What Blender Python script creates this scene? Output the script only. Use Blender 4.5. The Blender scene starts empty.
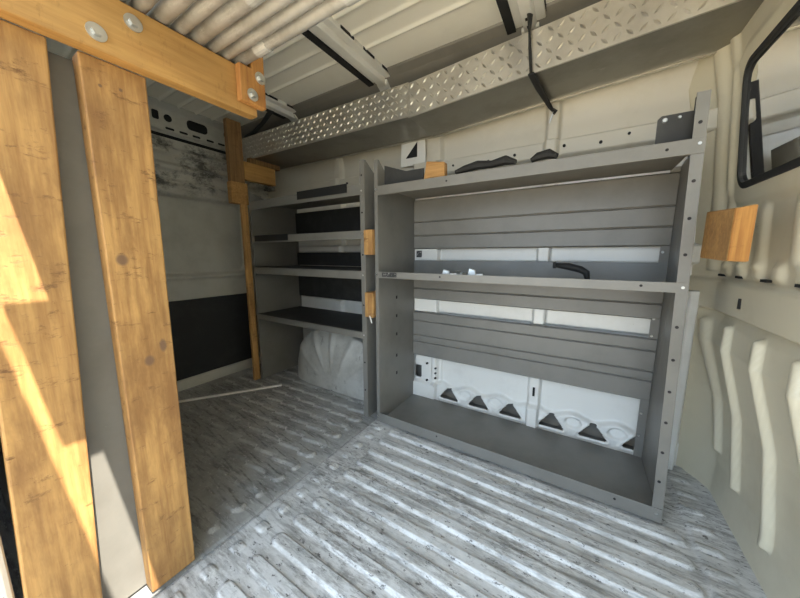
import bpy, bmesh, math, random
import numpy as np
from mathutils import Vector, Matrix
random.seed(7)
S = bpy.context.scene
COL = S.collection
PI = math.pi

# ------------------------------------------------------------------ camera
cam_d = bpy.data.cameras.new('camera'); cam = bpy.data.objects.new('camera', cam_d); COL.objects.link(cam)
cam_d.sensor_fit = 'HORIZONTAL'; cam_d.sensor_width = 36.0; cam_d.lens = 36.0 * 292 / 800
cam_d.clip_start = 0.01
cam.location = (0, 0, 0.85)
cam.rotation_euler = (math.radians(90 - 8.6), 0, math.radians(31.6))
S.camera = cam

# ------------------------------------------------------------------ light
w = bpy.data.worlds.new('sky'); S.world = w; w.use_nodes = True
bg = w.node_tree.nodes['Background']
bg.inputs['Color'].default_value = (0.66, 0.82, 1.0, 1); bg.inputs['Strength'].default_value = 2.3
sun_d = bpy.data.lights.new('sun', 'SUN'); sun = bpy.data.objects.new('sun', sun_d); COL.objects.link(sun)
sun_d.energy = 9.0; sun_d.angle = math.radians(0.27); sun_d.color = (1.0, 0.93, 0.80)
SUN = Vector((-1.0, 0.19, -1.5)).normalized()
sun.rotation_euler = SUN.to_track_quat('-Z', 'Y').to_euler()
sun.location = (3, -2, 5)
S.view_settings.view_transform = 'Standard'; S.view_settings.look = 'None'
S.view_settings.gamma = 1.0; S.view_settings.use_curve_mapping = False
S.view_settings.exposure = 1.05
S.cycles.max_bounces = 14; S.cycles.diffuse_bounces = 10
S.cycles.use_denoising = True
S.cycles.sample_clamp_indirect = 8.0

# ------------------------------------------------------------------ materials
def nodes(name):
    m = bpy.data.materials.new(name); m.use_nodes = True
    nt = m.node_tree; b = nt.nodes['Principled BSDF']
    return m, nt, b
def N(nt, t, **kw):
    n = nt.nodes.new(t)
    for k, v in kw.items():
        if k in n.inputs: n.inputs[k].default_value = v
        else: setattr(n, k, v)
    return n
def noise(nt, vec, scale, detail=4, rough=0.6):
    n = N(nt, 'ShaderNodeTexNoise'); n.inputs['Scale'].default_value = scale
    n.inputs['Detail'].default_value = detail; n.inputs['Roughness'].default_value = rough
    nt.links.new(vec, n.inputs['Vector']); return n.outputs['Fac']
def ramp(nt, fac, stops):
    r = N(nt, 'ShaderNodeValToRGB'); e = r.color_ramp.elements
    e[0].position, e[0].color = stops[0][0], stops[0][1]
    e[1].position, e[1].color = stops[-1][0], stops[-1][1]
    for p, c in stops[1:-1]:
        x = e.new(p); x.color = c
    nt.links.new(fac, r.inputs['Fac']); return r.outputs['Color']
def g(v): return (v, v, v, 1)
def mix(nt, fac, a, b):
    m = N(nt, 'ShaderNodeMix', data_type='RGBA')
    for s, i in ((fac, 0), (a, 6), (b, 7)):
        if hasattr(s, 'is_linked'): nt.links.new(s, m.inputs[i])
        else: m.inputs[i].default_value = s
    return m.outputs[2]
def coord(nt, scale=(1, 1, 1), kind='Object', rot=(0, 0, 0)):
    t = N(nt, 'ShaderNodeTexCoord'); mp = N(nt, 'ShaderNodeMapping')
    mp.inputs['Scale'].default_value = scale; mp.inputs['Rotation'].default_value = rot
    nt.links.new(t.outputs[kind], mp.inputs['Vector']); return mp.outputs['Vector']
def bump(nt, b, h, strength, dist=0.002):
    n = N(nt, 'ShaderNodeBump'); n.inputs['Strength'].default_value = strength; n.inputs['Distance'].default_value = dist
    nt.links.new(h, n.inputs['Height']); nt.links.new(n.outputs['Normal'], b.inputs['Normal'])

def mat_flat(name, c, rough=0.5, metal=0.0):
    m, nt, b = nodes(name); b.inputs['Base Color'].default_value = (*c, 1)
    b.inputs['Roughness'].default_value = rough; b.inputs['Metallic'].default_value = metal
    v = noise(nt, coord(nt), 60, 3); bump(nt, b, v, 0.08)
    return m
def mat_worn(name, base, dirt, scuff, rough, lo=0.52, hi=0.70, scale=9, stretch=(1, 1, 1), scuff_lo=0.62, scuff_hi=0.68, sscale=40, metal=0.0):
    m, nt, b = nodes(name)
    d = ramp(nt, noise(nt, coord(nt), scale, 6, 0.65), [(lo, g(0)), (hi, g(1))])
    s = ramp(nt, noise(nt, coord(nt, stretch), sscale, 5, 0.7), [(scuff_lo, g(0)), (scuff_hi, g(1))])
    c = mix(nt, d, (*base, 1), (*dirt, 1)); c = mix(nt, s, c, (*scuff, 1))
    nt.links.new(c, b.inputs['Base Color']); b.inputs['Roughness'].default_value = rough; b.inputs['Metallic'].default_value = metal
    return m
def mat_wood(name, light, dark, axis, rough=0.6, wear=1.0, knots=()):
    m, nt, b = nodes(name)
    sc = [1.0, 1.0, 1.0]; sc[axis] = 0.06
    inf = N(nt, 'ShaderNodeObjectInfo'); tc = N(nt, 'ShaderNodeTexCoord')
    ad = N(nt, 'ShaderNodeVectorMath', operation='ADD'); mu = N(nt, 'ShaderNodeVectorMath', operation='SCALE'); mu.inputs['Scale'].default_value = 3.0
    cb = N(nt, 'ShaderNodeCombineXYZ')
    for k in range(3): nt.links.new(inf.outputs['Random'], cb.inputs[k])
    nt.links.new(cb.outputs[0], mu.inputs[0]); nt.links.new(tc.outputs['Object'], ad.inputs[0]); nt.links.new(mu.outputs[0], ad.inputs[1])
    P = ad.outputs[0]
    def mp(scale):
        x = N(nt, 'ShaderNodeMapping'); x.inputs['Scale'].default_value = scale; nt.links.new(P, x.inputs['Vector']); return x.outputs['Vector']
    grain = noise(nt, mp(sc), 95, 4, 0.6)
    broad = noise(nt, mp([0.4 * s if i != axis else 0.12 for i, s in enumerate(sc)]), 22, 3)
    c = ramp(nt, grain, [(0.32, (*dark, 1)), (0.62, (*light, 1))])
    c2 = ramp(nt, broad, [(0.35, g(0.78)), (0.65, g(1.0))])
    mm = N(nt, 'ShaderNodeMix', data_type='RGBA', blend_type='MULTIPLY'); mm.inputs[0].default_value = 1.0
    nt.links.new(c, mm.inputs[6]); nt.links.new(c2, mm.inputs[7])
    # dents and dark scratches running across the grain
    s2 = [1.0, 1.0, 1.0]; s2[axis] = 2.6
    dk = (dark[0] * 0.38, dark[1] * 0.32, dark[2] * 0.28, 1)
    scr = ramp(nt, noise(nt, mp(s2), 15, 7, 0.76), [(0.575, g(0)), (0.68, g(wear))])
    c3 = mix(nt, scr, mm.outputs[2], dk)
    s3 = [1.0, 1.0, 1.0]; s3[axis] = 0.35
    stain = ramp(nt, noise(nt, mp(s3), 12, 5, 0.7), [(0.46, g(0)), (0.66, g(0.75 * wear))])
    c3 = mix(nt, stain, c3, (dark[0] * 0.62, dark[1] * 0.58, dark[2] * 0.6, 1))
    for (ky, kz, ry, rz) in knots:
        sx = N(nt, 'ShaderNodeMapping'); sx.inputs['Location'].default_value = (0, -ky / ry, -kz / rz); sx.inputs['Scale'].default_value = (0, 1 / ry, 1 / rz)
        nt.links.new(tc.outputs['Object'], sx.inputs['Vector'])
        ln = N(nt, 'ShaderNodeVectorMath', operation='LENGTH'); nt.links.new(sx.outputs['Vector'], ln.inputs[0])
        c3 = mix(nt, ramp(nt, ln.outputs['Value'], [(0.55, g(0.9)), (0.95, g(0))]), c3, (dark[0] * 0.45, dark[1] * 0.5, dark[2] * 0.9, 1))
    nt.links.new(c3, b.inputs['Base Color']); b.inputs['Roughness'].default_value = rough
    hb = N(nt, 'ShaderNodeMath', operation='SUBTRACT'); nt.links.new(grain, hb.inputs[0]); nt.links.new(scr, hb.inputs[1]); bump(nt, b, hb.outputs[0], 0.5, 0.0012)
    return m

WL, WD = (0.56, 0.315, 0.105), (0.37, 0.186, 0.058)
M = {}
M['wood_z'] = mat_wood('pine_planks', WL, WD, 2)
M['wood_knot'] = mat_wood('pine_plank_knots', WL, WD, 2, 0.6, 1.0, ((-0.024, 0.839, 0.013, 0.016), (0.0, 0.60, 0.012, 0.016), (0.03, 0.63, 0.009, 0.02), (-0.02, 1.19, 0.004, 0.004), (0.012, 1.195, 0.004, 0.004)))
M['wood_y'] = mat_wood('pine_beam', (0.58, 0.325, 0.10), (0.46, 0.24, 0.068), 1, 0.6, 0.35)
M['wood_x'] = mat_wood('pine_block', (0.54, 0.30, 0.10), (0.38, 0.19, 0.055), 0, 0.65, 0.5)
M['wood_dark'] = mat_wood('brown_stud', (0.34, 0.19, 0.075), (0.22, 0.115, 0.04), 2, 0.65, 0.5)
M['end_grain'] = mat_wood('end_grain', (0.62, 0.31, 0.085), (0.40, 0.16, 0.04), 2, 0.7, 0.5)
M['paint'] = mat_worn('van_paint', (0.72, 0.705, 0.66), (0.62, 0.60, 0.55), (0.40, 0.38, 0.34), 0.38, 0.5, 0.75, 5, (1, 1, 1), 0.70, 0.73, 45)
M['ceil'] = mat_worn('roof_warm_light_paint', (0.86, 0.825, 0.73), (0.78, 0.745, 0.65), (0.55, 0.52, 0.44), 0.4, 0.5, 0.8, 4, (1, 1, 1), 0.74, 0.78, 30)  # ceiling paint tinted cream to carry the warm bounced light
M['door'] = mat_worn('door_warm_light_paint', (0.62, 0.57, 0.435), (0.53, 0.48, 0.355), (0.22, 0.19, 0.14), 0.3, 0.5, 0.78, 5, (1, 1, 1), 0.715, 0.73, 42)  # same van paint made cream: warm light put into the colour
M['beige'] = mat_worn('upper_wall_shaded_paint', (0.56, 0.525, 0.445), (0.49, 0.455, 0.375), (0.34, 0.31, 0.26), 0.45, 0.5, 0.78, 5, (1, 1, 1), 0.74, 0.78, 30)  # warmer, darker copy of the wall paint, with light and shade put in
M['bulk'] = mat_worn('bulkhead_paint', (0.56, 0.55, 0.50), (0.42, 0.40, 0.36), (0.2, 0.19, 0.17), 0.45, 0.5, 0.75, 6, (1, 0.5, 1.6), 0.66, 0.72, 24)
M['steel'] = mat_worn('gray_steel', (0.188, 0.180, 0.162), (0.150, 0.143, 0.127), (0.42, 0.41, 0.38), 0.42, 0.45, 0.75, 6, (1, 1, 2.5), 0.74, 0.76, 38)
M['floor'] = None
M['arch'] = mat_worn('arch_paint', (0.52, 0.51, 0.47), (0.36, 0.345, 0.31), (0.2, 0.19, 0.17), 0.5, 0.45, 0.7, 9, (1, 1, 0.4), 0.60, 0.70, 26)
M['dark'] = mat_flat('black_rubber_and_shade', (0.012, 0.012, 0.012), 0.75)  # real rubber, and also the dark gap beside the shelf post
M['hole'] = mat_flat('dark_hole', (0.012, 0.012, 0.012), 0.9)
M['liner'] = mat_worn('black_liner', (0.03, 0.03, 0.029), (0.05, 0.05, 0.047), (0.12, 0.12, 0.11), 0.6, 0.5, 0.7, 8, (1, 1, 1), 0.72, 0.76, 40)
M['rail_shade'] = mat_worn('gray_rail_shade', (0.19, 0.178, 0.155), (0.15, 0.14, 0.12), (0.3, 0.28, 0.25), 0.45, 0.5, 0.75, 4, (0.4, 1, 1), 0.72, 0.78, 20)  # shade above the trough put into the rail's gray
M['zinc'] = mat_flat('zinc', (0.62, 0.62, 0.60), 0.3, 0.9)
M['pipe'] = mat_worn('galvanized', (0.60, 0.59, 0.565), (0.42, 0.405, 0.37), (0.72, 0.71, 0.68), 0.42, 0.45, 0.7, 14, (0.25, 1, 1), 0.60, 0.70, 30, 0.25)
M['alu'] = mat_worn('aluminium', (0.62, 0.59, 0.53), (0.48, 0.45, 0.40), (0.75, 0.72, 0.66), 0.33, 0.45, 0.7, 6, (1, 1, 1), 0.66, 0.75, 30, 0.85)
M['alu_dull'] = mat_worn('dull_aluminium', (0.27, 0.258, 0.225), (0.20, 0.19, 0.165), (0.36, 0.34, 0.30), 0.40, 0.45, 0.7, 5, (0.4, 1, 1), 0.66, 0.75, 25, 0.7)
M['panelblk'] = mat_worn('black_panel', (0.022, 0.023, 0.025), (0.034, 0.034, 0.035), (0.16, 0.16, 0.155), 0.7, 0.5, 0.7, 8, (1, 1, 1), 0.765, 0.78, 48)
M['white'] = mat_flat('white_plastic', (0.80, 0.79, 0.75), 0.45)
M['sticker'] = mat_worn('scuffed_sticker', (0.03, 0.03, 0.03), (0.05, 0.05, 0.05), (0.35, 0.34, 0.32), 0.5, 0.5, 0.7, 20, (1, 1, 1), 0.55, 0.60, 90)
M['ground'] = mat_worn('concrete_ground', (0.58, 0.48, 0.33), (0.52, 0.43, 0.29), (0.6, 0.5, 0.38), 0.9, 0.4, 0.7, 1)
M['stucco'] = mat_flat('stucco', (0.55, 0.50, 0.40), 0.9)
def mat_floor():
    m, nt, b = nodes('floor_paint')
    o = coord(nt)
    ln = coord(nt, (0.22, 1.6, 1))
    d = ramp(nt, noise(nt, o, 7, 6, 0.7), [(0.40, g(0)), (0.68, g(1))])
    s = ramp(nt, noise(nt, ln, 30, 7, 0.75), [(0.50, g(0)), (0.64, g(0.85))])
    f = ramp(nt, noise(nt, coord(nt, (0.6, 1.2, 1)), 70, 6, 0.75), [(0.575, g(0)), (0.64, g(1))])
    c = mix(nt, d, (0.66, 0.655, 0.64, 1), (0.50, 0.495, 0.475, 1))
    pm = ramp(nt, noise(nt, coord(nt, (0.5, 1.0, 1)), 4.5, 4), [(0.42, g(0.12)), (0.62, g(1))])
    q = ramp(nt, noise(nt, coord(nt, (0.35, 1.3, 1)), 55, 8, 0.8), [(0.46, g(0)), (0.57, g(0.9))])
    qm = N(nt, 'ShaderNodeMath', operation='MULTIPLY'); nt.links.new(pm, qm.inputs[0]); nt.links.new(q, qm.inputs[1])
    c = mix(nt, qm.outputs[0], c, (0.20, 0.19, 0.175, 1))
    c = mix(nt, s, c, (0.24, 0.235, 0.22, 1)); c = mix(nt, f, c, (0.10, 0.095, 0.09, 1))
    # the front floor plate (beyond the seam) is the dirtier of the two
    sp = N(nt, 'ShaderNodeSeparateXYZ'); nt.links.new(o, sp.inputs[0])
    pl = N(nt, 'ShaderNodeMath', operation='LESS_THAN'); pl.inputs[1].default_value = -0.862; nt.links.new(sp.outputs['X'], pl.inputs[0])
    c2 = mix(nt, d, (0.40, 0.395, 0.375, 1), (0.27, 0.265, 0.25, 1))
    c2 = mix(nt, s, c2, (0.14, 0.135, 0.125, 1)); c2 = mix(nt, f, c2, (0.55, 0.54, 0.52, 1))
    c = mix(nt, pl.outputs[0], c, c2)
    nt.links.new(c, b.inputs['Base Color']); b.inputs['Roughness'].default_value = 0.42
    bump(nt, b, noise(nt, o, 120, 4), 0.15, 0.001)
    return m
M['floor'] = mat_floor()
def mat_bulk():
    m, nt, b = nodes('bulkhead_paint'); o = coord(nt)
    sp = N(nt, 'ShaderNodeSeparateXYZ'); nt.links.new(o, sp.inputs[0])
    band = ramp(nt, sp.outputs['Z'], [(0.0, g(0)), (0.30, g(0)), (0.40, g(1.0)), (0.62, g(1)), (0.70, g(0.15))])
    # object z runs 0 .. 1.72 m: the ramp is fed with (z - 0.8)
    mth = N(nt, 'ShaderNodeMath', operation='SUBTRACT'); mth.inputs[1].default_value = 0.88
    nt.links.new(sp.outputs['Z'], mth.inputs[0]); nt.links.new(mth.outputs[0], band.node.inputs['Fac'])
    sm = ramp(nt, noise(nt, coord(nt, (1, 0.8, 1.2)), 8, 8, 0.8), [(0.47, g(0)), (0.60, g(1))])
    mu = N(nt, 'ShaderNodeMath', operation='MULTIPLY'); nt.links.new(band, mu.inputs[0]); nt.links.new(sm, mu.inputs[1])
    d = ramp(nt, noise(nt, o, 5, 5), [(0.45, g(0)), (0.7, g(1))])
    c = mix(nt, d, (0.56, 0.55, 0.50, 1), (0.46, 0.45, 0.40, 1))
    c = mix(nt, mu.outputs[0], c, (0.10, 0.095, 0.085, 1))
    sc = ramp(nt, noise(nt, coord(nt, (1, 0.5, 3.0)), 26, 5, 0.7), [(0.70, g(0)), (0.74, g(1))])
    c = mix(nt, sc, c, (0.16, 0.155, 0.14, 1))
    nt.links.new(c, b.inputs['Base Color']); b.inputs['Roughness'].default_value = 0.42
    return m
M['bulk'] = mat_bulk()
def mat_glass():
    m, nt, b = nodes('window_glass')
    b.inputs['Base Color'].default_value = (0.85, 0.9, 0.88, 1); b.inputs['Roughness'].default_value = 0.02
    b.inputs['Transmission Weight'].default_value = 1.0; b.inputs['IOR'].default_value = 1.45
    return m
M['glass'] = mat_glass()

# ------------------------------------------------------------------ mesh helpers
class MB:
    def __init__(s): s.bm = bmesh.new()
    def box(s, x0, x1, y0, y1, z0, z1):
        vs = [s.bm.verts.new((x, y, z)) for x in (x0, x1) for y in (y0, y1) for z in (z0, z1)]
        for q in ((0, 1, 3, 2), (4, 6, 7, 5), (0, 4, 5, 1), (2, 3, 7, 6), (0, 2, 6, 4), (1, 5, 7, 3)): s.bm.faces.new([vs[i] for i in q])
        return s
    def hexa(s, bot, top):
        a = [s.bm.verts.new(p) for p in bot]; b = [s.bm.verts.new(p) for p in top]; n = len(a)
        s.bm.faces.new(a[::-1]); s.bm.faces.new(b)
        for i in range(n): s.bm.faces.new((a[i], a[(i + 1) % n], b[(i + 1) % n], b[i]))
        return s
    def prism(s, pts, axis, a0, a1):
        def P(u, v, a): return {0: (a, u, v), 1: (u, a, v), 2: (u, v, a)}[axis]
        return s.hexa([P(u, v, a0) for u, v in pts], [P(u, v, a1) for u, v in pts])
    def cyl(s, p0, p1, r, n=14, r1=None):
        p0, p1 = Vector(p0), Vector(p1); q = (p1 - p0).to_track_quat('Z', 'Y'); r1 = r if r1 is None else r1
        return s.hexa([p0 + q @ Vector((r * math.cos(2 * PI * k / n), r * math.sin(2 * PI * k / n), 0)) for k in range(n)],
                      [p1 + q @ Vector((r1 * math.cos(2 * PI * k / n), r1 * math.sin(2 * PI * k / n), 0)) for k in range(n)])
    def tube(s, pts, r, n=10, flat=1.0):
        rings = []; pts = [Vector(p) for p in pts]
        for i, p in enumerate(pts):
            d = (pts[min(i + 1, len(pts) - 1)] - pts[max(i - 1, 0)]).normalized(); q = d.to_track_quat('Z', 'Y')
            rr = r[i] if isinstance(r, (list, tuple)) else r
            rings.append([s.bm.verts.new(p + q @ Vector((rr * math.cos(2 * PI * k / n), rr * flat * math.sin(2 * PI * k / n), 0))) for k in range(n)])
        for A, B in zip(rings, rings[1:]):
            for k in range(n): s.bm.faces.new((A[k], A[(k + 1) % n], B[(k + 1) % n], B[k]))
        s.bm.faces.new(rings[0][::-1]); s.bm.faces.new(rings[-1]); return s
    def build(s, name, mat, parent=None, at=None, bevel=0.0, smooth=False):
        bmesh.ops.recalc_face_normals(s.bm, faces=s.bm.faces)
        if parent is not None: at = parent['_at'] if '_at' in parent else parent.location
        if at is None:
            c = [v.co for v in s.bm.verts]
            at = (sum(p.x for p in c) / len(c), sum(p.y for p in c) / len(c), min(p.z for p in c))
        at = Vector(at)
        bmesh.ops.translate(s.bm, verts=s.bm.verts, vec=-at)
        me = bpy.data.meshes.new(name); s.bm.to_mesh(me); s.bm.free()
        return link(name, me, mat, parent, at, bevel, smooth)
def link(name, me, mat, parent, at, bevel=0.0, smooth=False):
    me.materials.append(mat)
    o = bpy.data.objects.new(name, me); COL.objects.link(o)
    o['_at'] = [at[0], at[1], at[2]]
    if parent is not None: o.parent = parent
    else: o.location = at
    if smooth:
        for p in me.polygons: p.use_smooth = True
    if bevel:
        b = o.modifiers.new('edge', 'BEVEL'); b.width = bevel; b.segments = 2; b.limit_method = 'ANGLE'; b.angle_limit = math.radians(35)
    return o
def grid(name, us, vs, fn, mat, parent=None, at=(0, 0, 0), keep=None, smooth=True):
    U, V = np.meshgrid(us, vs, indexing='ij')
    X, Y, Z = fn(U, V)
    P = np.stack([np.broadcast_to(X, U.shape), np.broadcast_to(Y, U.shape), np.broadcast_to(Z, U.shape)], -1).reshape(-1, 3) - np.array(at)
    nu, nv = len(us), len(vs); idx = np.arange(nu * nv).reshape(nu, nv)
    F = np.stack([idx[:-1, :-1], idx[1:, :-1], idx[1:, 1:], idx[:-1, 1:]], -1).reshape(-1, 4)
    if keep is not None:
        uc = (U[:-1, :-1] + U[1:, 1:]) / 2; vc = (V[:-1, :-1] + V[1:, 1:]) / 2
        F = F[keep(uc, vc).reshape(-1)]
    me = bpy.data.meshes.new(name); me.from_pydata(P.tolist(), [], F.tolist()); me.update()
    return link(name, me, mat, parent, at, 0, smooth)
def tag(o, label, cat, group=None):
    o['label'] = label; o['category'] = cat
    if group: o['group'] = group
    return o
def thing(name, loc, label, cat, group=None):
    o = bpy.data.objects.new(name, None); COL.objects.link(o); o.location = loc; o.empty_display_size = 0.05
    o['_at'] = list(loc); return tag(o, label, cat, group)
def struct(o): o['kind'] = 'structure'; return o
def ss(a, b, x):
    t = np.clip((x - a) / (b - a), 0, 1); return t * t * (3 - 2 * t)
def bar(x, c, h, e):   # 1 within |x-c|<h, soft edge e
    return 1 - ss(h - e, h + e, np.abs(x - c))
def rrect(u, v, uc, vc, hu, hv, r):   # signed distance to a rounded rectangle
    qx = np.abs(u - uc) - hu + r; qy = np.abs(v - vc) - hv + r
    return np.hypot(np.maximum(qx, 0), np.maximum(qy, 0)) + np.minimum(np.maximum(qx, qy), 0) - r

# ------------------------------------------------------------------ outside
struct(MB().box(-14, 14, -14, 14, -0.62, -0.60).build('ground', M['ground']))
struct(MB().box(3.2, 3.4, -4, 6, -0.6, 3.2).build('outside_wall', M['stucco']))

# ------------------------------------------------------------------ floor
def floor_fn(x, y):
    near = x > -0.862
    ph = (y - 0.385 + 0.04) / 0.0795
    c = np.abs(ph - np.round(ph - 0.5) - 0.5) * 0.0795          # distance to rib centre
    end = 0.0195
    e1 = np.maximum(-0.735 - x, x - 0.335); e1 = np.maximum(e1, -0.05)
    d = np.hypot(np.maximum(e1 + end, 0), c)
    hn = 0.010 * (1 - ss(end - 0.004, end + 0.004, d)) * (y < 1.13)
    sq = rrect(x, c, -0.803, 0, 0.016, 0.016, 0.008); sq = 0.007 * (1 - ss(-0.004, 0.003, sq))
    row = np.floor(ph)
    wob = np.sign(np.sin(2 * PI * (x / 0.125 + 0.5 * row)) )
    sm = np.tanh(14 * np.sin(2 * PI * (x / 0.125 + 0.5 * row)))
    cc = np.abs((ph - np.floor(ph) - 0.5) * 0.0795 - 0.0045 * sm)
    e2 = np.maximum(np.maximum(x + 0.925, -2.04 - x), -0.05)
    hw = 0.0175 + 0.002 * np.tanh(12 * np.sin(2 * PI * x / 0.0625))
    d2 = np.hypot(np.maximum(e2 + 0.016, 0), cc)
    hf = 0.010 * (1 - ss(hw - 0.004, hw + 0.004, d2))
    seam = -0.004 * bar(x, -0.862, 0.006, 0.004) + 0.003 * (x > -0.862)
    cross = 0.005 * bar(x, 0.385, 0.028, 0.008) * bar(c, 0, 0.012, 0.006) * (y > 0.55)
    edge = 0.006 * ss(0.345, 0.36, x)
    return x, y, np.where(near, hn + sq + cross + edge, hf) + seam - 0.0135
FY = [np.arange(-0.06, 1.561, 0.005)]
for k in range(-6, 15):
    for o in (-0.025, -0.0235, -0.0215, -0.0195, -0.0175, -0.0155, -0.0135): FY.append(np.array([0.385 + 0.0795 * k + o, 0.385 + 0.0795 * k - o]))
FY = np.unique(np.round(np.concatenate(FY), 4)); FY = FY[(FY >= -0.06) & (FY <= 1.56)]
struct(grid('floor', np.arange(-2.16, 0.521, 0.006), FY, floor_fn, M['floor']))

# ------------------------------------------------------------------ ceiling with soft ribs, rolling down to the shelf-side wall
def ceil_fn(u, y):
    z = np.full_like(y, 1.70)
    for k in range(-3, 8):
        z = z - 0.007 * np.exp(-((y - (0.44 + 0.0915 * k)) / 0.008) ** 2) * (y < 1.23)
    z = z - 0.10 * np.clip((y - 1.30) / 0.26, 0, 1) ** 1.6
    z = z - 0.09 * np.clip((0.10 - y) / 0.085, 0, 1) ** 2
    return u, y, z
struct(grid('ceiling', np.arange(-2.16, 0.56, 0.08), np.arange(0.016, 1.575, 0.004), ceil_fn, M['ceil']))
struct(MB().prism([(1.225, 1.71), (1.238, 1.694), (1.270, 1.678), (1.305, 1.650), (1.335, 1.60), (1.36, 1.60), (1.36, 1.71)], 0, -2.13, 0.37).build('trim_12', M['rail_shade'], smooth=False))  # roof side rail, its dark gray standing in for the shaded band
# roof bows: hat-section cross members with slots
for k, xb in enumerate((-0.885, -1.545, -0.225)):
    m = MB()
    m.box(xb - 0.052, xb - 0.022, 0.02, 1.30, 1.680, 1.70); m.box(xb + 0.022, xb + 0.052, 0.02, 1.30, 1.680, 1.70)
    m.prism([(xb - 0.026, 1.70), (xb - 0.018, 1.658), (xb + 0.018, 1.658), (xb + 0.026, 1.70)], 1, 0.02, 1.31)
    m.prism([(1.27, 1.70), (1.27, 1.665), (1.40, 1.60), (1.40, 1.66)], 0, xb - 0.03, xb + 0.03)
    t = struct(m.build('trim_%d' % (k + 1), M['paint'], bevel=0.003))
    h = MB()
    for j in range(9):
        y = 0.12 + 0.135 * j
        h.box(xb + 0.0495, xb + 0.0545, y, y + 0.075, 1.688, 1.698)
    h.box(xb - 0.080, xb - 0.049, 0.45, 1.275, 1.674, 1.6995)
    if k == 2:
        for y in (1.20, 1.24, 1.275): h.box(xb - 0.006, xb + 0.006, y, y + 0.012, 1.656, 1.66)
    h.build('slot', M['hole'], t)

# ------------------------------------------------------------------ shelf-side wall
TRI = (-0.597, -0.424, -0.255, -0.064, 0.106, 0.271)
def tri_sd(x, z, xc):
    zz = z - 0.036; a = np.abs(x - xc); r = 0.015
    q1 = -zz - 0.025 + r; q2 = np.maximum((a * 0.80 + zz * 0.60) - 0.0345 + r, zz - 0.0435 + r)
    return np.hypot(np.maximum(q1, 0), np.maximum(q2, 0)) + np.minimum(np.maximum(q1, q2), 0) - r
def wall_fn(x, z):
    y = np.full_like(x, 1.545)
    # lower inner structure with a scalloped top edge and triangular pockets
    top = 0.092 + 0.013 * np.sin(2 * PI * (x + 0.02) / 0.17) * (x > -0.70)
    low = 1 - ss(top - 0.008, top + 0.008, z)
    y = y - 0.030 * low
    for xc in TRI:
        dd = tri_sd(x, z, xc)
        y = y - 0.006 * low * (1 - ss(0.004, 0.016, dd))
        y = y + 0.008 * (1 - ss(-0.002, 0.006, dd))
        d3 = np.hypot(x - xc - 0.09, (z - 0.062) * 1.3)
        if xc not in (-0.255, 0.271): y = y + 0.016 * (1 - ss(0.026, 0.038, d3))
    # upright hat channels
    for xc, hw in ((-0.75, 0.075), (-0.150, 0.026), (-1.42, 0.03), (0.345, 0.03)):
        y = y - 0.032 * bar(x, xc, hw, 0.006)
    y = y - 0.012 * bar(x, -0.68, 0.026, 0.005) * ss(0.085, 0.095, z) * (z < 0.3)
    # long rails across
    for zc, hw, dp in ((1.308, 0.036, 0.045), (0.853, 0.036, 0.02), (0.562, 0.04, 0.02), (0.890, 0.022, 0.03), (0.485, 0.055, 0.03)):
        sel = 1.0 if zc > 1 else ((x < -0.85) if zc in (0.890, 0.485) else (x > -0.85))
        y = y - dp * bar(z, zc, hw, 0.005) * sel
    y = y - 0.06 * ss(1.40, 1.62, z)
    # rear corner post curving round to the door
    return x, y, z
def wall_keep(x, z):
    d = rrect(x, z, -0.796, 0.150, 0.022, 0.038, 0.008)
    for xc in TRI: d = np.minimum(d, tri_sd(x, z, xc))
    return d > 0
wr = struct(grid('wall_right', np.arange(-2.16, 0.40, 0.004), np.arange(-0.02, 1.232, 0.0045), wall_fn, M['paint'], keep=wall_keep))
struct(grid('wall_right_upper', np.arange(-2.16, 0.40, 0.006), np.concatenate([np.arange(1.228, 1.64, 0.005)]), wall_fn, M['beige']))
m = MB(); m.box(-2.16, 0.42, 1.606, 1.612, -0.06, 1.40); m.box(-2.16, 0.42, 1.54, 1.606, -0.06, -0.02); m.box(0.385, 0.42, 1.548, 1.606, -0.02, 1.40); m.box(-2.16, 0.42, 1.553, 1.606, 1.36, 1.40)
struct(m.build('trim_11', M['steel']))  # skin behind the wall openings, coloured dark to deepen their shade
h = MB()
for x, z, r in ((0.03, 1.30, .006), (-0.10, 1.31, .006), (-0.145, 1.31, .006), (-0.30, 1.305, .006), (0.12, 1.315, .005), (-0.42, 1.30, .004), (-0.60, 1.305, .005), (-1.2, 1.305, .006), (-1.32, 1.305, .006), (-1.45, 1.31, .005)):
    h.cyl((x, 1.503, z), (x, 1.494, z), r)
for x, z in ((-0.68, 0.19), (-0.68, 0.16), (-0.68, 0.13), (-0.735, 0.21), (-0.735, 0.105)): h.cyl((x, 1.508, z), (x, 1.498, z), 0.006)
h.box(-0.155, -0.145, 1.508, 1.512, 0.155, 0.20)
struct(h.build('trim_4', M['hole'])); 
# triangular bracket plate on the wall behind the trough joint
m = MB()
m.prism([(-0.905, 1.335), (-0.75, 1.335), (-0.755, 1.47), (-0.90, 1.49)], 1, 1.478, 1.486)
t = struct(m.build('trim_5', M['paint'], bevel=0.002))
MB().prism([(-0.87, 1.375), (-0.80, 1.375), (-0.80, 1.45)], 1, 1.475, 1.480).build('opening', M['hole'], t)

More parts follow.
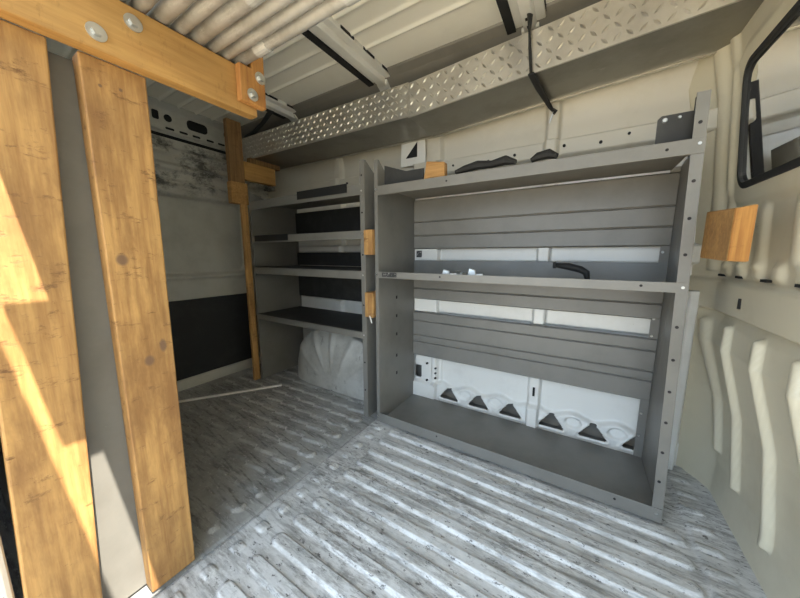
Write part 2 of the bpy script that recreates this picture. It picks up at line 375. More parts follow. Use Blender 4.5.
# ------------------------------------------------------------------ bulkhead at the far left
def bulk_fn(y, z):
    x = np.full_like(y, -2.14)
    x = x - 0.030 * (1 - ss(-0.014, 0.004, rrect(y, z, 0.98, 0.965, 0.30, 0.245, 0.07)))   # pressed recess
    x = x + 0.010 * np.exp(-((rrect(y, z, 0.98, 0.965, 0.30, 0.245, 0.07) - 0.014) / 0.010) ** 2)
    for zc, hw, d in ((1.285, 0.012, 0.016), (1.37, 0.018, 0.022), (1.46, 0.02, 0.02)):
        x = x + d * bar(z, zc, hw, 0.01)
    x = x + 0.030 * ss(1.555, 1.562, z)                                                   # header box
    x = x + 0.05 * ss(1.67, 1.70, z)
    x = x + 0.02 * ss(0.06, 0.045, z)
    return x, y, z
wl = struct(grid('wall_left', np.arange(-0.06, 1.57, 0.006), np.arange(-0.02, 1.78, 0.005), bulk_fn, M['bulk']))
h = MB()
def rr_prism(m, yc, zc, hu, hv, r, x0, x1):
    pts = []
    for (sy, sz, a0) in ((1, 1, 0), (-1, 1, 90), (-1, -1, 180), (1, -1, 270)):
        for k in range(5):
            a = math.radians(a0 + 22.5 * k); pts.append((yc + sy * (hu - r) + r * math.cos(a), zc + sz * (hv - r) + r * math.sin(a)))
    m.prism(pts, 0, x0, x1)
for yc, zc, hu, hv, r in ((0.795, 1.635, .016, .024, .008), (0.855, 1.634, .020, .020, .0199), (1.01, 1.636, .058, .028, .022), (1.225, 1.648, .055, .022, .02), (0.55, 1.63, .05, .024, .02)):
    rr_prism(h, yc, zc, hu, hv, r, -2.118, -2.1085)
for yc in (0.86, 0.93, 1.0, 1.08, 1.15, 1.24): rr_prism(h, yc, 1.578, 0.022, 0.006, 0.0055, -2.118, -2.1085)
rr_prism(h, 1.04, 1.542, 0.28, 0.009, 0.004, -2.15, -2.1385)
h.build('opening', M['hole'], wl)
tag(MB().box(-2.138, -2.128, 0.55, 1.315, 0.055, 0.565).build('rubber_mat', M['panelblk'], bevel=0.002), 'black rectangular rubber mat fixed low on the far end wall', 'mat')

# ------------------------------------------------------------------ rear door at the right
def door_x(y, z):
    x = np.interp(z, [0, 0.12, 0.35, 0.55, 0.62, 0.66, 0.665, 0.76, 0.775, 0.81, 1.05, 1.36, 1.60],
                  [0.466, 0.472, 0.456, 0.414, 0.420, 0.434, 0.402, 0.398, 0.420, 0.420, 0.408, 0.385, 0.34])
    return x
def door_fn(y, z):
    x = door_x(y, z)
    low = ss(0.10, 0.15, z) * (1 - ss(0.640, 0.66, z))
    for yc, z0 in ((1.385, 0.145), (1.245, 0.10), (1.057, 0.07), (0.885, 0.05), (0.71, 0.05), (0.54, 0.05)):
        yy = yc + np.interp(z, [0.15, 0.55, 0.655], [0.0, 0.048, 0.072])
        e = np.maximum(np.maximum(z0 + 0.016 - z, z - 0.632), -0.1)
        d = np.hypot(np.maximum(e + 0.016, 0), y - yy)
        x = x - 0.017 * (1 - ss(0.007, 0.018, d))
    # row of lugs just above the rail, and shallow uprights over it
    up = ss(0.785, 0.80, z)
    for yc in (1.40, 1.30, 1.20, 1.10, 1.0, 0.9, 0.8):
        x = x - 0.012 * bar(y, yc, 0.022, 0.012) * bar(z, 0.805, 0.022, 0.012)
    for yc in (1.39, 1.29, 1.20, 1.04, 0.9):
        x = x - 0.010 * bar(y, yc, 0.02, 0.014) * ss(0.80, 0.83, z) * (1 - ss(0.96, 1.0, z))
    # window surround stands proud
    x = x - 0.010 * (1 - ss(0.02, 0.05, rrect(y, z, 1.05, 1.225, 0.33, 0.195, 0.06)))
    # rear corner turns into the wall
    t = np.clip((y - 1.40) / 0.14, 0, 1)
    x = x - 0.085 * t ** 1.5
    x = x - 0.012 * bar(y, 1.455, 0.014, 0.01) * (z > 0.8) - 0.012 * bar(y, 1.405, 0.014, 0.01) * (z > 0.95)
    return x, y, z
def win_sd(y, z): return rrect(y, z, 1.03, 1.227, 0.33, 0.178, 0.055)
door = struct(grid('door_1', np.arange(-0.04, 1.556, 0.005), np.arange(-0.02, 1.66, 0.005), door_fn, M['door'],
                   keep=lambda y, z: win_sd(y, z) > -0.008))
# gasket: swept round the window
def ring(sd_off, n=96):
    pts = []
    hu, hv, r = 0.33 + sd_off, 0.178 + sd_off, 0.055 + max(sd_off, -0.05)
    for (sy, sz, a0) in ((1, 1, 0), (-1, 1, 90), (-1, -1, 180), (1, -1, 270)):
        for k in range(9):
            a = math.radians(a0 + 90 * k / 8)
            y = 1.03 + sy * (hu - r) + r * math.cos(a); z = 1.227 + sz * (hv - r) + r * math.sin(a)
            pts.append((float(np.interp(z, [1.05, 1.36, 1.6], [0.398, 0.375, 0.34])), y, z))
    return pts
m = MB(); A = ring(0.004); B = ring(-0.014); n = len(A)
va = [m.bm.verts.new((p[0] - 0.003, p[1], p[2])) for p in A]; vb = [m.bm.verts.new((p[0] - 0.006, p[1], p[2])) for p in B]
vc = [m.bm.verts.new((p[0] + 0.009, p[1], p[2])) for p in A]; vd = [m.bm.verts.new((p[0] + 0.009, p[1], p[2])) for p in B]
for i in range(n):
    j = (i + 1) % n
    for P, Q in ((va, vb), (vb, vd), (vd, vc), (vc, va)): m.bm.faces.new((P[i], P[j], Q[j], Q[i]))
m.build('window_gasket', M['dark'], door, smooth=False)
m = MB(); P = ring(-0.010)
m.bm.faces.new([m.bm.verts.new((p[0] + 0.003, p[1], p[2])) for p in P])
m.bm.faces.new([m.bm.verts.new((p[0] + 0.006, p[1], p[2])) for p in P][::-1])
m.build('window_pane', M['glass'], door)
m = MB(); m.tube([(0.44, 1.36, 1.20), (0.44, 1.22, 1.205)], 0.006); m.box(0.425, 0.455, 1.20, 1.235, 1.19, 1.225)
m.build('window_rod', M['zinc'], door, bevel=0.003)  # zinc rod and block just behind the pane
h = MB()
for y in (1.42, 1.30, 1.15, 1.0, 0.88): h.box(float(door_x(np.array(y), np.array(0.775))) - 0.011 - (0.0 if y < 1.4 else 0.004), 0.43, y - 0.018, y + 0.012, 0.779, 0.786)
h.build('slot', M['hole'], door)
MB().box(0.396, 0.41, 1.215, 1.225, 0.695, 0.725).build('rail_slot', M['hole'], door)
# pale corner post between the shelf and the door
struct(MB().prism([(0.325, 1.54), (0.318, 1.485), (0.352, 1.458), (0.375, 1.46), (0.40, 1.54)], 2, 0.0, 0.72).build('trim_6', M['paint'], bevel=0.004))

# ------------------------------------------------------------------ door side of the van (behind the camera): header, jambs, sill
struct(MB().box(-2.16, -0.95, -0.07, -0.05, -0.02, 1.66).build('wall_near', M['paint']))
struct(MB().box(-0.955, -0.885, -0.07, 0.012, -0.02, 1.66).build('trim_7', M['paint'], bevel=0.008))
struct(MB().prism([(0.004, 1.66), (0.013, 1.60), (0.045, 1.60), (0.05, 1.66)], 0, -0.96, 0.5).build('trim_8', M['paint']))
struct(MB().box(-2.16, 0.50, -0.07, -0.03, -0.2, -0.006).build('trim_9', M['paint']))

struct(MB().box(0.300, 0.325, 1.495, 1.51, 0.78, 1.40).build('trim_10', M['dark']))  # dark strip added in place of the shaded gap beside the shelf post
# unseen rack added so its boards cut the sun streaks on the planks
rk = thing('sun_blocking_rack', (0.1, 0.3, 1.72), 'added black rack above the roof, blocking sun from the planks', 'rack')
MB().box(-0.12, -0.02, 0.10, 1.2, 1.86, 1.89).build('crossbar', M['dark'], rk)
MB().box(-0.10, 0.09, -0.079, 0.35, 1.89, 1.905).build('board', M['dark'], rk)
MB().box(-0.10, 0.75, -0.75, -0.098, 1.89, 1.905).build('side_board', M['dark'], rk)
for b in ((-0.12, -0.09, 0.3, 0.33, 1.71, 1.86), (-0.12, -0.09, 1.1, 1.13, 1.71, 1.86), (0.4, 0.44, 0.46, 0.5, 1.71, 1.86)): MB().box(*b).build('foot', M['dark'], rk)
MB().box(0.4, 0.44, -0.3, 0.5, 1.86, 1.89).build('crossbar', M['dark'], rk)

# ------------------------------------------------------------------ wheel arch
def arch_fn(a, r):
    hx, hz, xc = 0.365, 0.385, -1.285
    ca, sa = np.cos(a), np.sin(a); p = 2.6
    k = (np.abs(ca) ** p + np.abs(sa) ** p) ** (-1 / p)
    rf = np.minimum(r, 1.0); yb = 1.262 + 0.040 * rf ** 5 - 0.012 * bar(rf, 0.85, 0.4, 0.3) * np.maximum(np.sin(a * 13), 0) ** 2 * sa
    y = np.where(r <= 1, yb, 1.302 + (r - 1) * 0.25)
    return xc + hx * rf * k * ca, y, np.maximum(hz * rf * k * sa, 0) - 0.004
struct(grid('wheel_arch', np.linspace(0, PI, 140), np.concatenate([np.linspace(0.02, 1, 40), np.linspace(1.01, 2, 8)]), arch_fn, M['arch']))

# ------------------------------------------------------------------ shelving
Y0, Y1 = 1.136, 1.490
def side_panel(root, x, front, back, top, toph, inner, flange, lean=0.0):
    """sheet-steel side panel in the plane x with a front flange and a back flange; the top edge slopes down to the back"""
    m = MB(); q = [(front, 0.0), (back, 0.0), (back, toph), (front + 0.14, toph), (front + 0.012, top), (front, top)]
    X = lambda y, z: x - lean * z * (back - y) / (back - front)
    m.hexa([(X(a, b) - 0.0015, a, b) for a, b in q], [(X(a, b) + 0.0015, a, b) for a, b in q])
    f0, f1 = sorted((x, x + flange)); d = lean * top
    m.hexa([(f0, front - 0.0015, 0), (f1, front - 0.0015, 0), (f1, front + 0.0015, 0), (f0, front + 0.0015, 0)],
           [(f0 - d, front - 0.0015, top), (f1 - d, front - 0.0015, top), (f1 - d, front + 0.0015, top), (f0 - d, front + 0.0015, top)])
    b0, b1 = sorted((x, x + inner)); m.box(b0, b1, back - 0.004, back - 0.001, 0.0, toph)
    return m.build('side_panel', M['steel'], root)
def shelf(root, x0, x1, z, front, back, lip, up, lipback=0.0, mat='steel'):
    m = MB(); t = 0.0016
    m.box(x0, x1, front, back, z - t, z)
    if up: m.box(x0, x1, front - t, front + t, z - 0.004, z + lip)
    else: m.box(x0, x1, front - t, front + t, z - lip, z); m.box(x0, x1, front, front + 0.015, z - lip, z - lip + t)
    if lipback: m.box(x0, x1, back - 2 * t, back, z, z + lipback)
    return m.build('shelf', M[mat], root, bevel=0.0008)
def bolts(root, pts, axis, r=0.0052, mat='zinc', name='bolt'):
    for p in pts:
        d = Vector((0, -1, 0)) if axis == 1 else Vector((axis, 0, 0)) if abs(axis) == 2 else Vector((-1, 0, 0))
        MB().cyl(Vector(p), Vector(p) + d.normalized() * 0.004, r, 10, r * 0.75).build(name, M[mat], root)
def backp(root, x0, x1, z0, z1, y, grooves=(), steps=0.0):
    """horizontal back sheet pressed with creases"""
    pts = [(y, z0), (y - 0.010, z0 + 0.006)]
    for zg in sorted(grooves): pts += [(y - 0.010, zg - 0.005), (y - 0.003, zg), (y - 0.010, zg + 0.005)]
    pts += [(y - 0.010, z1 - 0.006), (y, z1)]
    back = [(p[0] + 0.002, p[1]) for p in pts][::-1]
    m = MB(); vs = []
    for x in (x0, x1): vs.append([m.bm.verts.new((x, a, b)) for a, b in pts])
    vs2 = []
    for x in (x0, x1): vs2.append([m.bm.verts.new((x, a + 0.002, b)) for a, b in pts])
    for i in range(len(pts) - 1):
        m.bm.faces.new((vs[0][i], vs[1][i], vs[1][i + 1], vs[0][i + 1])); m.bm.faces.new((vs2[0][i], vs2[0][i + 1], vs2[1][i + 1], vs2[1][i]))
    return m.build('back_panel', M['steel'], root)

# --- the tall right-hand unit
ru = thing('shelving_unit', (-0.27, 1.31, 0), 'wide gray steel shelving unit with three shelves beside the rear door', 'shelving unit', 'gray steel shelving units')
XL, XR = -0.820, 0.284
side_panel(ru, XL, Y0, Y1, 1.276, 1.168, 0.004, -0.017)
side_panel(ru, XR, Y0, Y1, 1.276, 1.168, -0.030, -0.026, 0.024)
shelf(ru, XL + 0.002, XR - 0.026, 1.160, Y0 - 0.003, Y1, 0.040, False, 0.0)
shelf(ru, XL + 0.002, XR - 0.018, 0.745, Y0 - 0.003, Y1, 0.026, True, 0.075)
shelf(ru, XL + 0.002, XR - 0.002, 0.004, Y0 - 0.003, Y1, 0.044, True, 0.0)
backp(ru, XL + 0.004, XR - 0.004, 0.882, 1.150, Y1 - 0.002, (0.955, 1.03))
backp(ru, XL + 0.004, XR - 0.004, 0.598, 0.742, Y1 - 0.002, (0.66,))
backp(ru, XL + 0.004, XR - 0.004, 0.258, 0.522, Y1 - 0.002, (0.345, 0.385, 0.47))
MB().prism([(0.160, 1.162), (0.255, 1.162), (0.255, 1.251), (0.168, 1.251), (0.160, 1.243)], 1, 1.19, 1.194).build('mounting_plate', M['liner'], ru)['label'] = 'black perforated mounting plate'
MB().prism([(-0.818, 1.162), (-0.612, 1.162), (-0.612, 1.222), (-0.70, 1.222), (-0.818, 1.262)], 1, 1.19, 1.194).build('mounting_plate', M['liner'], ru)['label'] = 'black perforated mounting plate'
bolts(ru, [(0.176, 1.19, 1.238)], 1, 0.007); bolts(ru, [(0.208, 1.19, 1.240)], 1, 0.0045)
bolts(ru, [(0.246, Y0 - 0.002, 1.146), (-0.829, Y0 - 0.002, 1.146), (0.254, Y0 - 0.002, 0.757), (-0.829, Y0 - 0.002, 0.757), (0.268, Y0 - 0.002, 0.03), (-0.829, Y0 - 0.002, 0.03)], 1)
bolts(ru, [(0.262, Y1 - 0.005, z) for z in (1.12, 1.0, 0.92, 0.86, 0.68, 0.6, 0.53, 0.40, 0.31, 0.20, 0.10)], 1, 0.005)
def hole(root, p, r=0.0045): MB().cyl(p, (p[0], p[1] - 0.0008, p[2]), r, 10).build('screw_hole', M['hole'], root)
for z in (0.14, 0.24, 0.34, 0.44, 0.54, 0.64, 0.85, 0.95, 1.05, 1.20): hole(ru, (0.268 - 0.022 * z, Y0 - 0.0018, z))
for x in (-0.5, 0.16): hole(ru, (x, Y0 - 0.0048, 0.758), 0.004); hole(ru, (x + 0.02, Y0 - 0.0048, 1.14), 0.004); hole(ru, (x, Y0 - 0.0048, 0.03), 0.004)
for z in (0.2, 0.3, 0.42, 0.52, 0.62): MB().box(XL + 0.0015, XL + 0.0024, 1.29, 1.302, z, z + 0.016).build('slot_hole', M['hole'], ru)
MB().box(-0.795, -0.715, Y0 - 0.0062, Y0 - 0.0047, 0.748, 0.768).build('sticker', M['sticker'], ru)['label'] = 'black scuffed sticker'

# --- the narrower left-hand unit over the wheel arch
lu = thing('shelving_unit', (-1.36, 1.31, 0), 'gray steel shelving unit straddling the wheel arch, with dark lined shelves', 'shelving unit', 'gray steel shelving units')
LL, LR = -1.820, -0.897
side_panel(lu, LL, Y0, Y1, 1.240, 1.20, 0.018, 0.012)
side_panel(lu, LR, Y0, Y1, 1.288, 1.20, -0.02, -0.026)
for z, lip in ((1.180, 0.048), (0.966, 0.040), (0.770, 0.040), (0.458, 0.032)):
    s = shelf(lu, LL + 0.002, LR - 0.002, z, Y0 - 0.003, Y1, lip, False)
    if z < 1.1: MB().box(LL + 0.008, LR - 0.006, Y0 + 0.004, Y1 - 0.006, z + 0.0005, z + 0.003).build('liner', M['liner'], s)['label'] = 'black shelf liner'
for za, zb in ((0.972, 1.150), (0.776, 0.866), (0.545, 0.730)):  # black sheets added to darken the backs of the bays
    MB().box(LL + 0.004, LR - 0.004, Y1 - 0.006, Y1 - 0.002, za, zb).build('back_panel', M['liner'], lu)['label'] = 'black sheet darkening the back of the bay'
MB().box(-1.78, -1.46, Y0 - 0.008, Y0 - 0.004, 0.934, 0.970).build('rubber_edging', M['dark'], lu)['label'] = 'black rubber edging strip'
bolts(lu, [(-0.911, Y0 - 0.002, z) for z in (1.15, 0.95, 0.75, 0.445)], 1)
for z in (0.15, 0.3, 0.6, 0.85, 1.05, 1.22): hole(lu, (-0.911, Y0 - 0.0018, z))
MB().box(-1.36, -1.0, Y0 - 0.0085, Y0 - 0.0046, 1.150, 1.192).build('cover_plate', M['dark'], lu)['label'] = 'black plate on the top shelf edge'
# --- third unit, seen end-on behind the planks
tu = thing('shelving_unit', (-1.4, 0.13, 0), 'gray steel unit seen end-on behind the two tall planks', 'shelving unit', 'gray steel shelving units')
m = MB(); m.box(-0.906, -0.902, 0.040, 0.297, 0.0, 1.236); m.box(-0.92, -0.902, 0.294, 0.297, 0, 1.236)
m.build('side_panel', M['steel'], tu)
MB().box(-1.90, -1.896, 0.040, 0.297, 0.0, 1.236).build('side_panel', M['steel'], tu)
for z in (0.05, 0.45, 0.8, 1.15): MB().box(-1.896, -0.906, 0.042, 0.295, z, z + 0.03).build('shelf', M['steel'], tu)

# ------------------------------------------------------------------ timber
def plank(name, pts_b, pts_t, mat, label, cat, group=None, bevel=0.003):
    return tag(MB().hexa(pts_b, pts_t).build(name, mat, bevel=bevel), label, cat, group)
XF, XB = -0.860, -0.900
plank('wood_plank', [(XB, 0.014, 0), (XF, 0.014, 0), (XF, 0.114, 0), (XB, 0.114, 0)], [(XB, 0.066, 1.2415), (XF, 0.066, 1.2415), (XF, 0.171, 1.2415), (XB, 0.171, 1.2415)],
      M['wood_z'], 'leaning tall wooden plank at the left edge, streaked with sun', 'plank', 'tall planks on the gray end panel')
plank('wood_plank', [(XB, 0.200, 0), (XF, 0.200, 0), (XF, 0.298, 0), (XB, 0.298, 0)], [(XB, 0.209, 1.2415), (XF, 0.209, 1.2415), (XF, 0.315, 1.2415), (XB, 0.315, 1.2415)],
      M['wood_knot'], 'upright tall wooden plank with a knot, nearer the shelves', 'plank', 'tall planks on the gray end panel')
bm_ = tag(MB().box(-0.862, -0.828, -0.03, 0.562, 1.242, 1.355).build('wood_beam', M['wood_y'], bevel=0.003), 'long wooden beam across the plank tops, carrying steel pipes', 'beam')
def washer_bolt(parent, p):
    p = Vector(p); d = Vector((1, 0, 0))
    w_ = MB().cyl(p, p + d * 0.002, 0.0155, 24).build('washer', M['zinc'], parent)
    MB().cyl(p + d * 0.002, p + d * 0.010, 0.0085, 6).build('bolt_head', M['zinc'], w_)
for y, z in ((0.232, 1.273), (0.292, 1.324)): washer_bolt(bm_, (-0.828, y, z))
blk = tag(MB().prism([(0.503, 1.262), (0.577, 1.262), (0.577, 1.50), (0.5385, 1.50), (0.5385, 1.353), (0.503, 1.353)], 0, -0.8275, -0.806).build('wood_block', M['end_grain'], bevel=0.003), 'short upright wooden block bolted to the end of the long beam', 'wood block')
for y, z in ((0.562, 1.338), (0.536, 1.285)): washer_bolt(blk, (-0.806, y, z))
tag(MB().box(-1.885, -1.848, 1.048, 1.136, 1.295, 1.652).build('wood_stud', M['wood_dark'], bevel=0.002), 'brown upright stud in front of the tread-plate trough end', 'stud')
tag(MB().box(-1.885, -1.840, 1.040, 1.146, 1.165, 1.294).build('wood_block', M['wood_x'], bevel=0.003), 'small wooden block under the brown stud, above the thin batten', 'wood block')
tag(MB().box(-1.886, -1.850, 1.1375, 1.36, 1.322, 1.432).build('wood_block', M['wood_y'], bevel=0.003), 'horizontal wooden block reaching from the brown stud to the wall', 'wood block')
tag(MB().box(-1.886, -1.850, 1.18, 1.40, 1.433, 1.4635).build('wood_block', M['wood_dark'], bevel=0.002), 'brown wooden packer between trough end and horizontal block', 'wood block')
tag(MB().box(-1.856, -1.834, 1.092, 1.132, 0.0, 1.164).build('wood_batten', M['wood_z'], bevel=0.002), 'thin wooden batten up the left side of the wheel-arch shelving', 'batten')
for z0, z1, lab in ((0.850, 0.968, 'upper small wooden spacer block in the gap between shelving units'), (0.545, 0.668, 'lower small wooden spacer block in the gap between shelving units')):
    o = tag(MB().box(-0.893, -0.842, 1.120, 1.21, z0, z1).build('spacer_block', M['wood_z'], bevel=0.003), lab, 'wood block', 'spacer blocks between the shelving units')
    if z0 < 0.6: MB().hexa([(-0.866, 1.117, 0.555), (-0.858, 1.117, 0.551), (-0.858, 1.120, 0.551), (-0.866, 1.120, 0.555)], [(-0.852, 1.116, 0.52), (-0.847, 1.116, 0.518), (-0.847, 1.119, 0.518), (-0.852, 1.119, 0.52)][::1]).build('splinter', M['white'], o)['label'] = 'pale torn splinter'
rb = thing('wood_block', (0.31, 1.05, 0.835), 'orange wooden block jammed between right shelving post and rear door', 'wood block')
m = MB(); m.hexa([(0.268, 0.914, 0.836), (0.306, 0.933, 0.834), (0.326, 1.16, 0.838), (0.2865, 1.16, 0.842)], [(0.268, 0.914, 0.948), (0.306, 0.933, 0.956), (0.326, 1.16, 0.966), (0.2865, 1.16, 0.968)])
m.build('block_body', M['wood_x'], rb, bevel=0.003)
MB().hexa([(0.2695, 0.9105, 0.838), (0.3055, 0.9285, 0.836), (0.3062, 0.9318, 0.836), (0.2685, 0.9130, 0.838)], [(0.2695, 0.9105, 0.946), (0.3055, 0.9285, 0.954), (0.3062, 0.9318, 0.954), (0.2685, 0.9130, 0.946)]).build('sawn_end', M['end_grain'], rb)['label'] = 'orange sawn end grain'

# ------------------------------------------------------------------ steel pipes on the beam
r = 0.0145
ys = [0.521, 0.487, 0.455, 0.420, 0.383, 0.347, 0.310, 0.274, 0.237, 0.200]
ordn = ['outermost', 'second', 'third', 'fourth', 'fifth', 'sixth', 'seventh', 'eighth', 'ninth', 'tenth']
for k, y in enumerate(ys):
    rr = (0.0150, 0.0120, 0.0125, 0.0165, 0.0135, 0.0165, 0.0135, 0.0160, 0.0130, 0.0155)[k]
    x0 = -0.885 - 0.02 * (k % 3)
    zc = 1.3555 + rr
    lab = 'outermost gray steel pipe, touching the bolted wooden block' if k == 0 else '%s gray steel pipe from the bolted block, on the beam' % ordn[k]
    m = MB(); n = 18
    rad = []
    pts = [(x0, y, zc), (0.30, y, zc)]
    m.cyl(pts[0], pts[1], rr, n)
    p = tag(m.build('steel_pipe', M['pipe'], at=(x0, y, 1.3555), smooth=False), lab, 'pipe', 'steel pipes on the overhead beam')
    for f in p.data.polygons:
        if len(f.vertices) == 4: f.use_smooth = True
    if k in (0, 3, 5):
        for xc in (-0.62,) if k else (-0.75, -0.45): MB().cyl((xc, y, zc), (xc + 0.045, y, zc), rr + 0.0018, n).build('coupling', M['pipe'], p)
hg = thing('pipe_hanger', (0.25, 0.38, 1.33), 'gray steel hanger rail under the near ends of the pipes', 'hanger')
MB().box(0.235, 0.265, 0.18, 0.60, 1.325, 1.3555).build('rail', M['steel'], hg)
MB().box(0.245, 0.255, 0.185, 0.195, 1.3555, 1.70).build('rod', M['zinc'], hg); MB().box(0.245, 0.255, 0.58, 0.59, 1.3555, 1.70).build('rod', M['zinc'], hg)

# ------------------------------------------------------------------ tread-plate troughs under the roof
def trough(x0, x1, zb0, zb1, y, depth, hgt, pitch, label):
    root = thing('tread_plate_trough', ((x0 + x1) / 2, y + depth / 2, (zb0 + zb1) / 2), label, 'trough', 'tread-plate troughs')
    L = x1 - x0; sl = (zb1 - zb0) / L
    Z = lambda x: zb0 + sl * (x - x0)
    def slab(m, ya, yb, za, zb):
        m.hexa([(x0, ya, Z(x0) + za), (x1, ya, Z(x1) + za), (x1, yb, Z(x1) + za), (x0, yb, Z(x0) + za)], [(x0, ya, Z(x0) + zb), (x1, ya, Z(x1) + zb), (x1, yb, Z(x1) + zb), (x0, yb, Z(x0) + zb)])
    m = MB(); slab(m, y, y + 0.003, 0, hgt)
    # raised lozenges, alternately tilted
    rows = int(hgt / pitch); cols = int(L / pitch)
    for i in range(cols):
        for j in range(rows):
            cx = x0 + (i + 0.5) * L / cols; cz = Z(cx) + (j + 0.5) * hgt / rows
            s = 1 if (i + j) % 2 else -1; a = pitch * 0.46; b = pitch * 0.15
            ux, uz = 0.7071, 0.7071 * s
            v = [m.bm.verts.new((cx + ux * a * p - uz * b * q, y - dz, cz + uz * a * p + ux * b * q)) for p, q, dz in ((-1, 0, 0), (-0.3, 1, 0), (0.3, 1, 0), (1, 0, 0), (0.3, -1, 0), (-0.3, -1, 0))]
            t = [m.bm.verts.new((cx + ux * a * p, y - 0.0042, cz + uz * a * p)) for p in (-0.5, 0.5)]
            for q in ((v[0], v[1], t[0]), (v[1], v[2], t[1], t[0]), (v[2], v[3], t[1]), (v[3], v[4], t[1]), (v[4], v[5], t[0], t[1]), (v[5], v[0], t[0])): m.bm.faces.new(q)
    m.build('tread_plate', M['alu'], root)
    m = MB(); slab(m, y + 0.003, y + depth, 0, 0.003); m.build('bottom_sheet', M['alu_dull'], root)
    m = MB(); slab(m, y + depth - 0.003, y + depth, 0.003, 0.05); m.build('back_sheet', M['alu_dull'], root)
    m = MB(); slab(m, y - 0.003, y + 0.004, -0.004, 0.001); slab(m, y + depth - 0.012, y + depth, -0.005, -0.0005); m.build('edge_seam', M['alu'], root)
    return root
trough(-1.96, -0.700, 1.469, 1.456, 1.205, 0.265, 0.135, 0.0235, 'dimpled tread-plate trough section running to the brown stud, under roof')
trough(-0.697, 0.40, 1.450, 1.515, 1.203, 0.262, 0.135, 0.031, 'coarser tread-plate trough section held by the black strap, under roof')
# strap: from the roof bow, over the front of the trough and back to the wall
st = thing('strap', (-0.2, 1.2, 1.60), 'black tie strap hanging from roof across the tread-plate trough', 'strap')
m = MB()
P = [(-0.213, 1.186, 1.655), (-0.211, 1.184, 1.60), (-0.205, 1.186, 1.53), (-0.198, 1.184, 1.468)]
Q = [(-0.198, 1.184, 1.468), (-0.184, 1.29, 1.464), (-0.160, 1.47, 1.462), (-0.150, 1.485, 1.452)]
m.tube(P, [0.012, 0.009, 0.011, 0.009], 8, 0.45); m.tube(Q, [0.011, 0.0125, 0.009, 0.007], 8, 0.45); m.build('webbing', M['dark'], st)
MB().tube([(-0.150, 1.485, 1.452), (-0.156, 1.488, 1.43), (-0.162, 1.49, 1.41)], 0.003, 8).build('hook', M['zinc'], st)
MB().tube([(-0.152, 1.478, 1.456), (-0.14, 1.484, 1.450), (-0.15, 1.488, 1.444)], 0.007, 8).build('knot', M['dark'], st)
tag(MB().tube([(-1.95, 1.225, 1.617), (-1.82, 1.205, 1.617), (-1.70, 1.18, 1.630), (-1.61, 1.16, 1.650), (-1.56, 1.15, 1.662)], [0.010, 0.012, 0.011, 0.013, 0.013], 10).build('rubber_hose', M['dark'], smooth=True),
    'black rubber hose lying along the far trough near the brown stud', 'hose')

# ------------------------------------------------------------------ small things on the shelves
tag(MB().hexa([(-0.590, 1.145, 1.1605), (-0.495, 1.145, 1.1605), (-0.495, 1.182, 1.1605), (-0.590, 1.182, 1.1605)], [(-0.580, 1.147, 1.234), (-0.497, 1.147, 1.220), (-0.497, 1.180, 1.220), (-0.580, 1.180, 1.234)]).build('wood_offcut', M['wood_x'], bevel=0.006),
    'orange wood offcut on top of the wide shelving unit', 'wood offcut')
tag(MB().tube([(-0.45, 1.150, 1.172), (-0.41, 1.152, 1.180), (-0.36, 1.150, 1.186), (-0.31, 1.154, 1.182), (-0.26, 1.150, 1.187), (-0.225, 1.150, 1.176)], [0.011, 0.019, 0.023, 0.019, 0.024, 0.012], 8, 0.7).build('rubber_strip', M['dark']), 'long black rubber strip on top of the wide shelving unit', 'rubber strip')
tag(MB().tube([(-0.175, 1.150, 1.172), (-0.155, 1.151, 1.182), (-0.120, 1.152, 1.186), (-0.095, 1.150, 1.174)], [0.011, 0.020, 0.023, 0.012], 8, 0.7).build('rubber_scrap', M['dark']), 'short black scrap on top shelf, below the strap', 'rubber strip')
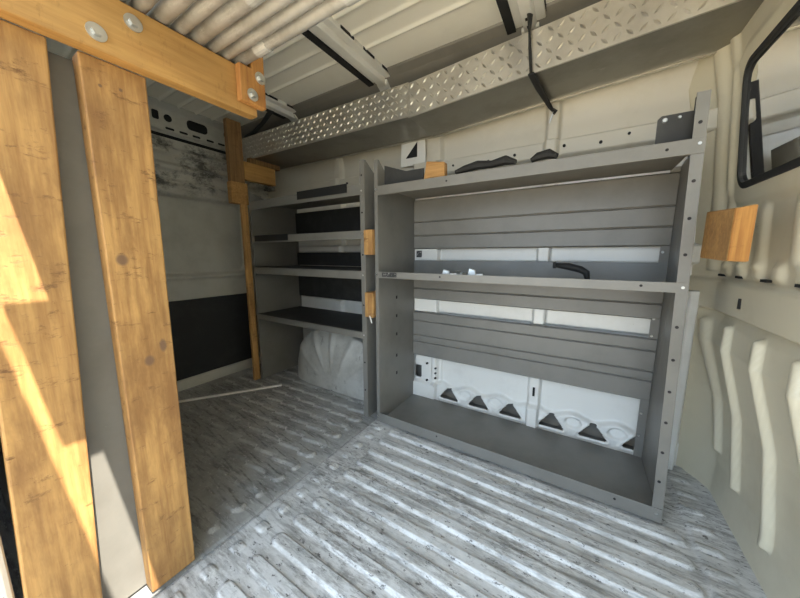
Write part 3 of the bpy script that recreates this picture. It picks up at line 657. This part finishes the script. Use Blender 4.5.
MBx = MB(); MBx.tube([(-0.082, 1.30, 0.810), (-0.04, 1.295, 0.806), (0.0, 1.29, 0.796), (0.020, 1.285, 0.784), (0.026, 1.283, 0.7555)], [0.011, 0.016, 0.0155, 0.014, 0.009], 10, 0.85)
hd = tag(MBx.build('bent_handle', M['dark'], smooth=True), 'black bent handle lying on the middle shelf of the wide unit', 'handle')
MB().cyl((-0.082, 1.30, 0.81), (-0.092, 1.301, 0.810), 0.0125, 12).build('end_cap', M['dark'], hd)
def fitting(x, y, ang, label, big):
    root = thing('metal_fitting', (x, y, 0.7455), label, 'metal fitting', 'loose metal fittings on the middle shelf')
    m = MB(); c, s = math.cos(ang), math.sin(ang); h = 0.042 * big
    m.hexa([(x - .022 * c, y - .022 * s, .7455), (x + .022 * c, y + .022 * s, .7455), (x + .022 * c - .014 * s, y + .022 * s + .014 * c, .7455), (x - .022 * c - .014 * s, y - .022 * s + .014 * c, .7455)],
           [(x - .012 * c, y - .012 * s, .7455 + h), (x + .018 * c, y + .018 * s, .7455 + h * .8), (x + .018 * c - .014 * s, y + .018 * s + .014 * c, .7455 + h * .8), (x - .012 * c - .014 * s, y - .012 * s + .014 * c, .7455 + h)])
    m.build('clamp_body', M['zinc'], root, bevel=0.004)
    MB().cyl((x + .02 * c, y + .02 * s, .758), (x + .05 * c, y + .05 * s, .760), 0.007 * big, 10).build('screw', M['zinc'], root)
fitting(-0.545, 1.30, 0.4, 'leftmost silver metal fitting on the middle shelf', 0.9)
fitting(-0.490, 1.32, -0.3, 'middle one of three silver metal fittings on middle shelf', 0.75)
fitting(-0.420, 1.30, 0.2, 'rightmost silver metal fitting on the middle shelf', 1.1)
tag(MB().box(-0.806, -0.772, 1.4895, 1.4925, 0.836, 0.874).build('label_plate', M['sticker']), 'small black label plate on the wall rail behind middle shelf', 'label')
# white stick on the floor
tag(MB().hexa([(-1.99, 0.60, 0.001), (-1.985, 0.585, 0.001), (-1.603, 1.130, 0.001), (-1.613, 1.136, 0.001)], [(-1.99, 0.60, 0.012), (-1.985, 0.585, 0.012), (-1.603, 1.130, 0.012), (-1.613, 1.136, 0.012)]).build('plastic_strip', M['white'], bevel=0.001), 'thin white plastic strip lying on the floor before the far wall', 'strip')
